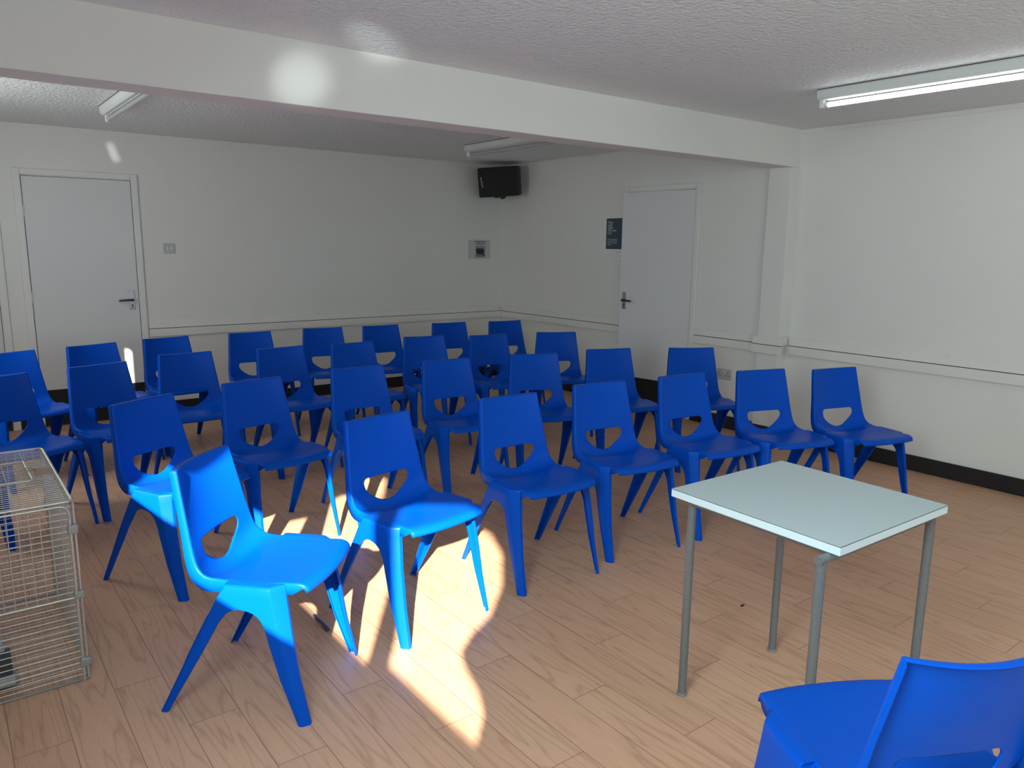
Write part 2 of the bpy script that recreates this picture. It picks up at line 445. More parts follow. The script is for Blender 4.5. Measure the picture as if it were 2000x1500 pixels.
door('door_1', DL0 + .001, 0, .762, (1, 0), (0, -1), R(1.6))
door('door_2', 0, RY0 + .001, .762, (0, 1), (-1, 0), R(8.0))
door('door_3', EL1 - .001, 0, .748, (-1, 0), (0, -1), R(.5))

# ------------------------------------------------------------------ chairs
def lerp_tab(tab, x):
    if x <= tab[0][0]: return tab[0][1]
    for (a, fa), (b, fb) in zip(tab, tab[1:]):
        if x <= b: return fa + (fb - fa) * (x - a) / (b - a)
    return tab[-1][1]
# side profile of the shell (x, z), from the top of the back to the front lip
ctrl = [(-.182, .785), (-.168, .715), (-.150, .63), (-.135, .56), (-.122, .512), (-.108, .483), (-.085, .465), (-.052, .458), (0, .456), (.06, .455), (.12, .456), (.17, .459), (.212, .4605), (.234, .456), (.246, .446), (.250, .432)]
def catmull(P_, n):
    out = []
    for i in range(len(P_) - 1):
        p0 = P_[max(i - 1, 0)]; p1 = P_[i]; p2 = P_[i + 1]; p3 = P_[min(i + 2, len(P_) - 1)]
        for k in range(n):
            u = k / n
            out.append(tuple(.5 * ((2 * p1[j]) + (-p0[j] + p2[j]) * u + (2 * p0[j] - 5 * p1[j] + 4 * p2[j] - p3[j]) * u * u + (-p0[j] + 3 * p1[j] - 3 * p2[j] + p3[j]) * u ** 3) for j in (0, 1)))
    out.append(P_[-1]); return out
prof = catmull(ctrl, 8)
S_ = [0]
for a, b in zip(prof, prof[1:]): S_.append(S_[-1] + math.hypot(b[0] - a[0], b[1] - a[1]))
LEN = S_[-1]
def at_s(s):
    s = max(0, min(LEN, s))
    for i in range(len(S_) - 1):
        if s <= S_[i + 1] + 1e-9:
            u = (s - S_[i]) / max(1e-9, S_[i + 1] - S_[i]); a, b = prof[i], prof[i + 1]
            x, z = a[0] + (b[0] - a[0]) * u, a[1] + (b[1] - a[1]) * u
            i0, i1 = max(0, i - 3), min(len(prof) - 1, i + 4)
            tx, tz = prof[i1][0] - prof[i0][0], prof[i1][1] - prof[i0][1]; l = math.hypot(tx, tz)
            return x, z, tx / l, tz / l
    return prof[-1][0], prof[-1][1], 0, -1
def s_of_z(z):
    for i, p in enumerate(prof):
        if p[1] <= z: return S_[i]
def s_of_x(x):
    for i, p in enumerate(prof):
        if p[0] >= x and i > 8: return S_[i]
S_SEAT = s_of_x(-.06)
w_tab = [(0, .157), (s_of_z(.56), .180), (s_of_z(.50), .187), (s_of_x(-.09), .192), (s_of_x(-.05), .188), (s_of_x(.0), .188), (s_of_x(.14), .187), (s_of_x(.160), .180), (s_of_x(.20), .182), (LEN, .174)]
def shell_pt(s, v):
    """v in -1..1 across; beyond that, the rim that turns back"""
    x, z, tx, tz = at_s(s)
    w = lerp_tab(w_tab, s)
    vv = max(-1, min(1, v))
    nx, nz = -tz, tx          # towards the sitter / up
    if nz < 0 and nx < 0: nx, nz = -nx, -nz
    k = lerp_tab([(0, .034), (s_of_z(.65), .024), (s_of_z(.56), .016), (s_of_z(.53), .019), (s_of_z(.50), .031), (s_of_z(.48), .041), (s_of_x(-.085), .040), (s_of_x(-.05), .022), (s_of_x(-.01), .011), (s_of_x(.1), .006), (s_of_x(.2), .002), (LEN, .0)], s)
    d = -k * (1 - vv * vv)
    front = lerp_tab([(0, 0), (s_of_x(.12), 0), (s_of_x(.22), 1), (LEN, 1)], s)
    d2 = .018 * (1 - abs(vv) ** 2.2) * front        # bowed front edge
    px, py, pz = x + nx * d + d2, vv * w, z + nz * d
    e = abs(v) - 1
    edge = Vector((px, py, pz))
    if e > 0:
        dep = lerp_tab([(0, .022), (s_of_z(.6), .024), (s_of_z(.5), .032), (s_of_x(-.08), .046), (s_of_x(-.03), .040), (s_of_x(.015), .012), (s_of_x(.155), .012), (s_of_x(.172), .040), (s_of_x(.203), .035), (s_of_x(.222), .024), (s_of_x(.237), .012), (LEN, .006)], s)
        r0 = .007
        # e in 0..1 : rounded corner then straight flange
        sg = 1 if v > 0 else -1
        if e < .5:
            a = e / .5 * pi / 2; out = r0 * math.sin(a); dn = r0 * (1 - math.cos(a))
        else:
            out = r0 + .003 * (e - .5) / .5; dn = r0 + (dep - r0) * (e - .5) / .5
        edge += Vector((-nx * dn, sg * out, -nz * dn))
    return edge
# parameter domain (s, q): q = v * 0.18 in metres-ish
QW = .18
hole = []
def add_hole():
    # outline of the D-shaped opening, in (y, z) of the back
    zt, zb, hw = .557, .477, .112
    pts = []
    pts += [(-.095 + .19 * i / 12, zt) for i in range(13)]
    for i in range(1, 7):
        a = pi / 2 - i / 6 * pi * .62; pts.append((.095 + .020 * math.cos(a), zt - .020 + .020 * math.sin(a)))
    x0, z0 = pts[-1]
    for i in range(1, 22):
        u = i / 22
        xx = x0 * math.cos(pi * u)
        zz = z0 - (z0 - zb) * math.sin(pi * u) ** 1.1
        pts.append((xx, zz))
    for i in range(6, 0, -1):
        a = pi / 2 + i / 6 * pi * .62; pts.append((-.095 + .020 * math.cos(a), zt - .020 + .020 * math.sin(a)))
    return pts
def yz_to_param(y, z):
    s = s_of_z(z) if z > .4581 else S_SEAT
    lo, hi = 0, s_of_z(.4585)
    for _ in range(30):
        mid = (lo + hi) / 2
        if at_s(mid)[1] > z: lo = mid
        else: hi = mid
    s = (lo + hi) / 2
    return s, y / lerp_tab(w_tab, s) * QW
HP = [Vector(yz_to_param(*p)) for p in add_hole()]
def in_poly(q, poly):
    c = False; n = len(poly)
    for i in range(n):
        a, b = poly[i], poly[(i + 1) % n]
        if (a.y > q.y) != (b.y > q.y) and q.x < (b.x - a.x) * (q.y - a.y) / (b.y - a.y) + a.x: c = not c
    return c
hc = sum(HP, Vector((0, 0))) / len(HP)
HP2 = [p + (p - hc).normalized() * .006 for p in HP]
HP3 = [p + (p - hc).normalized() * .014 for p in HP]
rows = [0, .004]
s = .02
while s < LEN - .004:
    rows.append(s); s += .011 if (s > s_of_z(.53) and s < s_of_x(-.03)) else (.006 if s > s_of_x(.20) else .020)
rows.append(LEN)
rows = sorted(set(rows + [S_SEAT]))
cols_ = [-1 + 2 * i / 20 for i in range(21)]
cols_[0], cols_[-1] = -1, 1; cols_.insert(1, -.975); cols_.insert(-1, .975)
flcols = [1.17, 1.34, 1.5, 1.52, 2.0]
allc = [-c for c in reversed(flcols)] + cols_ + flcols
def build_shell():
    bm_ = bmesh.new()
    pts, edges = [], []
    for r_ in rows:
        for c in cols_:
            q = Vector((r_, c * QW))
            if in_poly(q, HP3): continue
            pts.append(q)
    base_n = len(pts)
    n = len(HP)
    pts += HP; edges += [(base_n + i, base_n + (i + 1) % n) for i in range(n)]
    pts += HP2; edges += [(base_n + n + i, base_n + n + (i + 1) % n) for i in range(n)]
    # rows as constraints at the borders so the flange and the split line up
    idx = {}
    for i, p in enumerate(pts[:base_n]): idx[(round(p.x, 5), round(p.y, 5))] = i
    def con_row(r_):
        for a, b in zip(cols_, cols_[1:]):
            i, j = idx.get((round(r_, 5), round(a * QW, 5))), idx.get((round(r_, 5), round(b * QW, 5)))
            if i is not None and j is not None: edges.append((i, j))
    for r_ in (0, S_SEAT, LEN): con_row(r_)
    for c in (-1, 1):
        for a, b in zip(rows, rows[1:]): edges.append((idx[(round(a, 5), round(c * QW, 5))], idx[(round(b, 5), round(c * QW, 5))]))
    vs, _, fs, *_ = geometry.delaunay_2d_cdt(pts, edges, [], 0, 1e-6)
    bv = []
    key = {}
    for p in vs:
        b = bm_.verts.new(shell_pt(p.x, p.y / QW)); bv.append(b); key[(round(p.x, 5), round(p.y / QW, 4))] = b
    side = {}
    def tagf(f, s0): side[f] = s0
    facs = []
    for f in fs:
        c = Vector((sum(vs[i].x for i in f) / len(f), sum(vs[i].y for i in f) / len(f)))
        if in_poly(c, HP): continue
        facs.append((bm_.faces.new([bv[i] for i in f]), c.x))
    fl = {}
    for sg in (-1, 1):
        for r_ in rows:
            for c in flcols: fl[(r_, sg * c)] = bm_.verts.new(shell_pt(r_, sg * c))
        for a, b in zip(rows, rows[1:]):
            seq = [1] + flcols
            for c, d in zip(seq, seq[1:]):
                g = lambda r_, c_: key[(round(r_, 5), round(sg * c_, 4))] if c_ == 1 else fl[(r_, sg * c_)]
                facs.append((bm_.faces.new([g(a, c), g(a, d), g(b, d), g(b, c)]), (a + b) / 2))
    # top rim: turn the top edge backwards
    seq = [-c for c in reversed(flcols)] + cols_ + flcols
    top = []
    for c in seq:
        top.append(key[(0.0, round(c, 4))] if abs(c) <= 1 else fl[(0, c)])
    x, z, tx, tz = at_s(.01); back = Vector((-abs(tz), 0, -abs(tx) if False else tx * -.0)).normalized()
    prev = top
    for k, (bk, upz) in enumerate(((.0015, .0035), (.005, .0055), (.0225, .006))):
        cur = []
        for c, v_ in zip(seq, top):
            e = max(0, abs(c) - 1)
            f_ = max(0., 1 - e)               # at the flange end the rim closes on itself
            cur.append(bm_.verts.new(v_.co + Vector((-bk * f_, 0, upz * (1 if e < .6 else .4)))))
        for i in range(len(cur) - 1):
            facs.append((bm_.faces.new([prev[i], prev[i + 1], cur[i + 1], cur[i]]), 0))
        prev = cur
    bmesh.ops.remove_doubles(bm_, verts=bm_.verts, dist=1e-5)
    bmesh.ops.recalc_face_normals(bm_, faces=bm_.faces)
    # the sitter side must be the outside
    tf = max((f for f in bm_.faces if abs(f.calc_center_median().x - .08) < .03 and abs(f.calc_center_median().y) < .1), key=lambda f: f.calc_area())
    if tf.normal.z < 0: bmesh.ops.reverse_faces(bm_, faces=bm_.faces)
    return bm_
def thicken(bm_, th):
    """back every face at a constant distance along the vertex normals and close the rim"""
    bm_.normal_update()
    vs0 = list(bm_.verts); fs0 = list(bm_.faces); rim = [(e.verts[0], e.verts[1], e.link_faces[0]) for e in bm_.edges if len(e.link_faces) == 1]
    tw = {v_: bm_.verts.new(v_.co - v_.normal * th) for v_ in vs0}
    for f in fs0: bm_.faces.new([tw[v_] for v_ in reversed(f.verts)])
    for a, b, f in rim:
        l = list(f.verts); i = l.index(a)
        if l[(i + 1) % len(l)] is b: a, b = b, a
        try: bm_.faces.new((a, b, tw[b], tw[a]))
        except ValueError: pass
    bm_.normal_update()
def split_shell():
    bm_ = build_shell()
    thicken(bm_, .0042)
    xs, zs, tx, tz = at_s(S_SEAT)
    me_all = D.meshes.new('tmp'); bm_.to_mesh(me_all)
    bm_.verts.index_update(); norm = {i: v_.normal.copy() for i, v_ in enumerate(bm_.verts)}
    bm_.verts.index_update(); bm_.faces.ensure_lookup_table()
    out = []
    for part in (0, 1):
        sel = []
        for f in bm_.faces:
            c = f.calc_center_median()
            is_back = (c.x - xs) * tx + (c.z - zs) * tz < 0 or c.z > .50
            if is_back == (part == 0): sel.append(f)
        vid, vs_, fs_ = {}, [], []
        for f in sel:
            for v_ in f.verts:
                if v_.index not in vid: vid[v_.index] = len(vs_); vs_.append(v_.index)
            fs_.append([vid[v_.index] for v_ in f.verts])
        bm_.verts.ensure_lookup_table()
        me = D.meshes.new(('backrest', 'seat')[part])
        me.from_pydata([tuple(bm_.verts[i].co) for i in vs_], [], fs_)
        for p in me.polygons: p.use_smooth = True
        me.normals_split_custom_set_from_vertices([tuple(norm[i]) for i in vs_])
        me.materials.append(M_blue)
        out.append(me)
    bm_.free(); D.meshes.remove(me_all)
    return out
def leg_mesh(front, side):
    """one leg with its half of the side apron; side = +1 (left) / -1 (right)"""
    bm_ = bmesh.new()
    zs = [.446, .42, .40, .385, .378, .374, .368, .358, .345, .325, .30, .27, .24, .20, .15, .10, .05, .0]
    if front:
        xi_t = [(0, .216), (.156, .160), (.27, .1290), (.30, .1225), (.325, .115), (.345, .1045), (.358, .094), (.368, .079), (.374, .064), (.378, .040)]
        xo_t = [(0, .252), (.15, .219), (.42, .179), (.46, .178)]
        in_t = [(0, .016), (.30, .023), (.42, .032), (.46, .036)]
        xr_t = [(0, .233), (.146, .195), (.42, .142), (.46, .136)]
        wf_t = [(0, .014), (.40, .016), (.46, .012)]
        inset = .024
    else:
        xi_t = [(0, -.228), (.249, -.079), (.30, -.050), (.325, -.036), (.345, -.020), (.358, -.009), (.368, .006), (.374, .019), (.378, .040)]
        xo_t = [(0, -.252), (.233, -.132), (.39, -.048), (.414, -.035), (.46, -.002)]
        xr_t = [(0, -.249), (.233, -.128), (.39, -.044), (.414, -.031), (.46, .002)]
        wf_t = [(0, .018), (.25, .042), (.41, .070), (.46, .05)]
        in_t = [(0, .004), (.36, .004), (.40, .012), (.44, .030), (.46, .032)]
    y_t = [(0, .230), (.30, .228), (.446, .2262)]
    def rowpts(z, y_override=None, zz=None):
        xi = lerp_tab(xi_t, z) if z < .378 else .040
        xo, xr, wf, y = lerp_tab(xo_t, z), lerp_tab(xr_t, z), lerp_tab(wf_t, z), lerp_tab(y_t, z)
        if y_override is not None: y = y_override
        inset = lerp_tab(in_t, z)
        sgn = 1 if front else -1
        xm = xi + (xr - xi) * .5
        lip = xi - .0 * sgn
        lp = 1 if z < .378 else 0
        P_ = [(xi, y - .010 * lp), (xi + .001 * sgn, y - .002 * lp), (xi + .004 * sgn, y), (xm, y), (xr - .004 * sgn, y), (xr, y - .0008), (xr + .003 * sgn, y - .003),
              (xo - .002 * sgn, y - inset + .002), (xo, y - inset - .001), (xo, y - inset - .004), (xo - .002 * sgn, y - inset - wf)]
        zq = z if zz is None else zz
        return [Vector((p[0], max(p[1], .02) * side, zq)) for p in P_]
    grid = []
    # cap: turns over the top and runs in under the seat edge
    for yo, zz in ((.1855, .4556), (.205, .4562), (.219, .4545), (.2245, .4505)):
        rp = rowpts(.446, yo, zz)
        base_ = rowpts(.446)
        rp = [Vector((p.x, (abs(p.y) if abs(p.y) < .1835 else max(.1835, abs(p.y) - (.2262 - yo))) * side, zz if abs(p.y) >= .1835 else .440)) for i, p in enumerate(base_)]
        grid.append(rp)
    for z in zs: grid.append(rowpts(z))
    V = [[bm_.verts.new(p) for p in rp] for rp in grid]
    for a, b in zip(V, V[1:]):
        for i in range(len(a) - 1):
            try: bm_.faces.new((a[i], a[i + 1], b[i + 1], b[i]))
            except ValueError: pass
    bmesh.ops.recalc_face_normals(bm_, faces=bm_.faces)
    f0 = max((f for f in bm_.faces if .1 < f.calc_center_median().z < .3), key=lambda f: abs(f.normal.y) * f.calc_area())
    if f0.normal.y * side < 0: bmesh.ops.reverse_faces(bm_, faces=bm_.faces)
    thicken(bm_, .004)
    # foot: a small solid pad closing the section
    foot = rowpts(.0)
    me = D.meshes.new('leg'); bm_.to_mesh(me); bm_.free()
    for p in me.polygons: p.use_smooth = True
    me.set_sharp_from_angle(angle=R(27))
    me.materials.append(M_blue)
    return me
me_back, me_seat = split_shell()
leg_meshes = [leg_mesh(f, s) for f in (True, False) for s in (1, -1)]
def make_chair():
    t_ = thing('stacking_chair', 'x', 'chair')
    for nm, me in (('backrest', me_back), ('seat', me_seat)) + tuple(('leg', m) for m in leg_meshes):
        o = D.objects.new(nm, me); COL.objects.link(o); o.parent = t_
    return t_
chair0 = make_chair()
CH = [
 # front row, left to right
 (-4.426, -4.625, -46.0, 'front', 'blue plastic chair nearest the camera, brightly sunlit and turned towards the table'),
 (-3.761, -4.456, -80.0, 'front', 'blue plastic chair with sun patch on its seat, second from left in front row'),
 (-3.084, -4.414, -92.6, 'front', 'front row blue chair standing just right of the sunlit floor patch'),
 (-2.501, -4.409, -98.5, 'front', 'front row blue chair, fourth from left, directly left of the white table'),
 (-1.931, -4.481, -98.5, 'front', 'front row blue chair whose foot shows behind the left leg of the white table'),
 (-1.429, -4.619, -108.5, 'front', 'front row blue chair behind the table, second from the right wall'),
 (-.984, -4.834, -105.3, 'front', 'blue chair at the right end of the front row, nearest the black skirting'),
 # second row
 (-4.416, -3.528, -62.6, 'second', 'blue chair behind the sunlit nearest chair, sun on its seat edge only'),
 (-3.901, -3.330, -80.6, 'second', 'second row blue chair, second from left, behind the gap between two sunlit chairs'),
 (-3.288, -3.246, -89.1, 'second', 'second row blue chair directly behind the sun-patched chair, its seat hidden'),
 (-2.714, -3.272, -94.3, 'second', 'second row blue chair, fourth from left, between two front row chairs'),
 (-2.147, -3.368, -110.2, 'second', 'second row blue chair, third from right, its seat ending behind a front row back'),
 (-1.542, -3.455, -109.9, 'second', 'second row blue chair in front of the right door\'s black kick plate'),
 (-1.024, -3.721, -119.9, 'second', 'rightmost blue chair of the second row, below the wall socket'),
 # third row
 (-4.923, -2.490, -66.6, 'third', 'blue chair cut by the left picture edge, rising behind the wire crate'),
 (-4.439, -2.338, -74.1, 'third', 'third row blue chair in front of the left door, second from left'),
 (-3.946, -2.130, -87.2, 'third', 'third row blue chair just right of the left door, seen above the sunlit chairs'),
 (-3.340, -2.184, -86.5, 'third', 'third row blue chair, fourth from left, its seat visible at the right'),
 (-2.826, -2.218, -88.8, 'third', 'third row blue chair, fifth from left, only its upper back showing'),
 (-2.226, -2.143, -102.1, 'third', 'third row blue chair, sixth from left, third from the right end'),
 (-1.727, -2.325, -98.3, 'third', 'third row blue chair below the corner speaker, second from right end'),
 (-1.203, -2.452, -118.9, 'third', 'third row blue chair at the right end, left of the right door'),
 # back row
 (-4.813, -1.499, -71.9, 'back', 'back row blue chair at the far left in front of the left door\'s hinges'),
 (-4.314, -1.355, -73.2, 'back', 'back row blue chair in front of the left door, beside the sun streak'),
 (-3.822, -1.204, -80.8, 'back', 'back row blue chair at the handle edge of the left door'),
 (-3.228, -1.186, -91.9, 'back', 'back row blue chair, fourth from left, against the low wall trunking'),
 (-2.635, -1.182, -98.8, 'back', 'back row blue chair, fifth from left, its whole hand hole showing white wall'),
 (-2.112, -1.251, -95.1, 'back', 'back row blue chair, sixth from left, third from the right end'),
 (-1.483, -1.355, -100.0, 'back', 'back row blue chair left of the one beneath the corner speaker'),
 (-.940, -1.484, -100.6, 'back', 'back row blue chair furthest right, beneath the corner speaker'),
 # the presenter's chair
 (-3.694, -6.401, 62.5, None, 'blue plastic chair seen from behind at the bottom right, facing the table'),
]
def copy_thing(root):
    r = root.copy(); COL.objects.link(r)
    for ch in list(root.children):
        c = ch.copy(); COL.objects.link(c); c.parent = r
    return r
GR = {'front': 'blue chairs in the front row', 'second': 'blue chairs in the second row', 'third': 'blue chairs in the third row', 'back': 'blue chairs in the back row'}
for i, (x, y, a, row_, lab) in enumerate(CH):
    c = chair0 if i == 0 else copy_thing(chair0)
    c.location = (x, y, 0); c.rotation_euler = (0, 0, R(a)); c['label'] = lab
    if row_: c['group'] = GR[row_]
    elif 'group' in c: del c['group']

# ------------------------------------------------------------------ table
tb = thing('square_table', 'small square white-topped table on grey tubular legs, standing alone', 'table', (-3.087, -5.795, 0), R(-1.6))
hw = .295
link('tabletop', B(-hw, hw, -hw, hw, .7005, .7245), M_edge, tb, bevel=.0012)
link('laminate', B(-hw + .0008, hw - .0008, -hw + .0008, hw - .0008, .7257, .7265), M_lam, tb)
link('edge_line', B(-hw - .0002, hw + .0002, -hw - .0002, hw + .0002, .7243, .7256), M_line, tb)
rt = .0138
LG = [(-.325, -.262), (.266, -.262), (-.248, .245), (.252, .245)]
def leg_tube(x, y, top):
    bm_ = bmesh.new(); tube(bm_, [(x, y, .012), (x, y, top)], rt, 16)
    l_ = link('leg', bm_, M_tube, tb); smooth_all(l_)
    bm_ = bmesh.new(); tube(bm_, [(x, y, 0), (x, y, .012)], rt + .003, 16); f_ = link('foot_cap', bm_, M_foot, l_); smooth_all(f_)
for x, y in LG: leg_tube(x, y, .684)
def rail(a, b):
    bm_ = bmesh.new(); tube(bm_, [a, b], rt - .0006, 16); smooth_all(link('frame_rail', bm_, M_tube, tb))
rail((-.341, -.262, .6865), (.266, -.262, .6865))
rail((-.262, .245, .6865), (.266, .245, .6865))
rail((-.248, -.262, .6865), (-.248, .245, .6865))
rail((.252, -.262, .6865), (.252, .245, .6865))

# ------------------------------------------------------------------ wire crate
cr = thing('wire_crate', 'galvanized wire mesh animal crate at the left edge beside the chairs', 'crate', (-4.925, -4.255, 0))
CW, CL, CHt = .62, .80, .645          # extends to -x by CW and +y by CL
def wires(name, segs, r, m=M_wire, n=5, parent=cr):
    bm_ = bmesh.new()
    for a, b in segs: tube(bm_, [a, b], r, n, cap=False)
    o = link(name, bm_, m, parent); smooth_all(o, 80); return o
def frange(a, b, st):
    out = []; k = 0
    while a + k * st <= b + 1e-6: out.append(a + k * st); k += 1
    return out
zb = .305
# front panel: mesh above the bar, bars below
segs = [((-x, 0, zb), (-x, 0, CHt)) for x in frange(.030, CW, .030)] + [((0, 0.002, z), (-CW, 0.002, z)) for z in frange(zb + .022, CHt - .01, .0215)]
wires('front_mesh', segs, .0016)
wires('front_door', [((0, 0, z), (-CW, 0, z)) for z in frange(.024, zb - .01, .0215)] + [((-x, -.002, .0), (-x, -.002, zb)) for x in (.4, .6)], .0016)
wires('side_mesh', [((0, y, .01), (0, y, CHt)) for y in frange(.025, CL, .025)] + [((.001, 0, z), (.001, CL, z)) for z in frange(.02, CHt, .025)], .0011)
wires('back_mesh', [((-x, CL, .0), (-x, CL, CHt)) for x in frange(.03, CW, .03)] + [((0, CL, z), (-CW, CL, z)) for z in frange(.02, CHt, .025)], .0011)
wires('top_mesh', [((0, y, CHt), (-CW, y, CHt)) for y in frange(.022, CL, .0235)] + [((-x, 0, CHt - .002), (-x, CL, CHt - .002)) for x in frange(.075, CW, .075)], .0015)
wires('floor_mesh', [((0, y, .008), (-CW, y, .008)) for y in frange(.03, CL, .03)] + [((-x, 0, .006), (-x, CL, .006)) for x in frange(.03, CW, .03)], .0011)
# thick frame: rounded hoops
def hoop(name, pts, r, m=M_wire2):
    bm_ = bmesh.new(); tube(bm_, pts, r, 10); o = link(name, bm_, m, cr); smooth_all(o, 70); return o
def rounded(a, b, c, rad, n=5):
    a, b, c = Vector(a), Vector(b), Vector(c); u = (a - b).normalized(); w = (c - b).normalized()
    p, q = b + u * rad, b + w * rad; return [p * (1 - k / n) ** 2 + b * 2 * (k / n) * (1 - k / n) + q * (k / n) ** 2 for k in range(n + 1)]
hoop('frame_rod', [(-CW, -.004, CHt - .012)] + rounded((-CW, -.004, CHt - .012), (-.006, -.004, CHt - .012), (-.006, -.004, 0), .03) + [(-.006, -.004, .004)], .0042)
hoop('frame_rod', [(-CW, -.010, CHt + .003)] + rounded((-CW, -.010, CHt + .003), (.006, -.010, CHt + .003), (.006, CL, CHt + .003), .02) + rounded((.006, 0, CHt + .003), (.006, CL, CHt + .003), (-CW, CL, CHt + .003), .03) + [(-CW, CL, CHt + .003)], .0045)
hoop('frame_rod', [(.008, .006, CHt - .006), (.008, .006, .004)], .0042)
hoop('frame_rod', [(.002, CL, CHt), (.002, CL, .004)], .0042)
hoop('frame_rod', [(-CW, -.003, .006), (.006, -.003, .006), (.006, CL, .006), (-CW, CL, .006)], .0042, M_clamp)
hoop('frame_rod', [(-CW, -.006, zb + .004), (-.008, -.006, zb + .004)], .0038)
for z0_, z1_ in ((.535, .565), (.305, .33), (.055, .085)):
    link('clamp', B(-.014, .016, -.014, .013, z0_, z1_), M_clamp, cr, bevel=.003)
# coil spring hinge along the top right edge
pts = []
for k in range(520):
    a = k * 2 * pi / 10; pts.append((.001 + .0065 * math.cos(a), .01 + (CL - .02) * k / 519, CHt - .002 + .0065 * math.sin(a)))
hoop('spiral_binding', pts, .0011, M_wire)
# top hatch
hx0, hx1, hy0, hy1, hz_ = -.5, -.078, .30, .595, CHt + .008
hoop('hatch', [(hx0, hy0, hz_)] + rounded((hx0, hy0, hz_), (hx1 + .005, hy0, hz_), (hx1, hy1, hz_), .012) + rounded((hx1 + .005, hy0, hz_), (hx1, hy1, hz_), (hx0, hy1, hz_), .012) + [(hx0, hy1, hz_)], .0036)
hoop('hatch_latch', [(-.085, .43, hz_ + .004), (-.06, .44, hz_ + .006), (-.05, .455, hz_), (-.06, .47, hz_ + .006), (-.085, .475, hz_ + .004)], .0022, M_wire)
link('card_tag', B(-.058, -.002, .375, .47, CHt + .003, CHt + .0055), M_tag, cr)

# grey plastic object standing in the crate
st = thing('plastic_stand', 'pale grey plastic upright on a dark grey foot inside the wire crate', 'stand', (-5.17, -4.15, 0))
bm = bmesh.new(); box(bm, -.10, .030, .02, .05, .112, .43)
for v_ in bm.verts:
    if v_.co.z > .2: v_.co.x -= .035; v_.co.y += .02
link('panel', bm, M_pgplast, st, bevel=.012, seg=3)
link('base', B(-.12, .05, -.03, .07, .012, .045), M_pgplast, st, bevel=.008)
link('foot', B(-.11, .042, -.01, .06, .045, .115), M_dgplast, st, bevel=.004)

# ------------------------------------------------------------------ corner speaker
sk_dir = Vector((-.71, -.70, 0)).normalized()
spk = thing('loudspeaker', 'black loudspeaker mounted high in the far corner of the room', 'speaker', (-.236, -.298, 2.168), math.atan2(sk_dir.y, sk_dir.x) - R(2))
tilt = Matrix.Rotation(R(3.2), 4, 'X') @ Matrix.Rotation(R(7), 4, 'Y')
bm = bmesh.new()
ow, oh, od = .218, .152, .13
fr = [(-ow, -oh), (ow, -oh), (ow, oh), (-ow, oh)]
def ring(x, sx, sy): return [bm.verts.new(tilt @ Vector((x, p[0] * sx, p[1] * sy))) for p in fr]
r1 = ring(od, 1, 1); r0 = ring(-od * .2, 1, 1); r2 = ring(-od, .66, .82)
for a, b in ((r1, r0), (r0, r2)):
    for i in range(4): bm.faces.new((a[i], a[(i + 1) % 4], b[(i + 1) % 4], b[i]))
bm.faces.new(r1); bm.faces.new(r2[::-1])
link('cabinet', bm, M_speaker, spk, bevel=.014, seg=3)
bm = bmesh.new(); n = 14
prof_g = [(-.208 + .416 * k / n, od + .004 + .016 * (1 - (2 * k / n - 1) ** 2)) for k in range(n + 1)]
A_ = [[bm.verts.new(tilt @ Vector((x, y, z))) for y, x in prof_g] for z in (-.143, .143)]
B_ = [[bm.verts.new(tilt @ Vector((od - .004, y, z))) for y, x in prof_g] for z in (-.143, .143)]
for q in range(n):
    bm.faces.new((A_[0][q], A_[0][q + 1], A_[1][q + 1], A_[1][q])); bm.faces.new((A_[0][q + 1], A_[0][q], B_[0][q], B_[0][q + 1])); bm.faces.new((A_[1][q], A_[1][q + 1], B_[1][q + 1], B_[1][q]))
for s_ in (0, -1): bm.faces.new((A_[0][s_], A_[1][s_], B_[1][s_], B_[0][s_]))
link('grille', bm, M_grille, spk)
# white brand script, running up the left end of the grille
bm = bmesh.new()
yy0 = -.176
for k in range(8):
    z_ = -.048 + k * .0135; yq = yy0 + .003 * math.sin(k * 2.1) - .0016 * (k - 4)
    box(bm, od + .0085, od + .0125, yq - (.009 if k in (7,) else .006), yq + (.006 if k % 2 else .004), z_, z_ + .0105, tilt)
link('badge', bm, M_txt, spk)
bm = bmesh.new(); tube(bm, [tilt @ Vector((-.02, .0, -.15)), tilt @ Vector((-.02, 0, -.185))], .014, 10); box(bm, -.06, .03, -.075, .02, -.168, -.158, tilt)
tube(bm, [(-.10, .02, -.165), (-.24, .02, -.13), (-.345, 0, -.10)], .012, 8)
link('bracket', bm, M_black, spk)

# ------------------------------------------------------------------ ceiling battens
def batten(name, label, x, y_end, L_, lit):
    root = thing(name, label, 'light', (x, y_end, H), 0, 'fluorescent battens on the ceiling')
    prof_b = [(-.048, -.0015), (-.048, -.006), (-.043, -.008), (-.040, -.042), (-.028, -.054), (.028, -.054), (.040, -.042), (.043, -.008), (.048, -.006), (.048, -.0015)]
    link('housing', prism(bmesh.new(), prof_b, 'y', -L_, 0), M_batten, root)
    link('shadow_strip', B(-.050, .050, -L_ + .002, -.002, -.0035, -.0001), M_black, root)
    for yc in (-.012, -L_ + .012):
        link('lamp_holder', B(-.013, .013, yc - .012, yc + .012, -.096, -.052), M_white, root, bevel=.003)
    link('tube_cap', tube(bmesh.new(), [(0, -.024, -.080), (0, -.046, -.080)], .0132, 14), M_white, root)
    o = link('fluorescent_tube', tube(bmesh.new(), [(0, -.046, -.080), (0, -L_ + .03, -.080)], .013, 14, cap=True), M_tubeon if lit else M_tubeoff, root); smooth_all(o)
    bm_ = bmesh.new(); box(bm_, -.003, .003, -L_ + .03, -.03, -.0575, -.054); link('ridge', bm_, M_batten, root)
    return root
batten('strip_light', 'lit fluorescent strip light on the ceiling near the right wall', -1.155, -4.55, 1.83, True)
batten('strip_light', 'unlit fluorescent strip light above the loudspeaker behind the beam', -1.28, -1.22, 1.52, False)
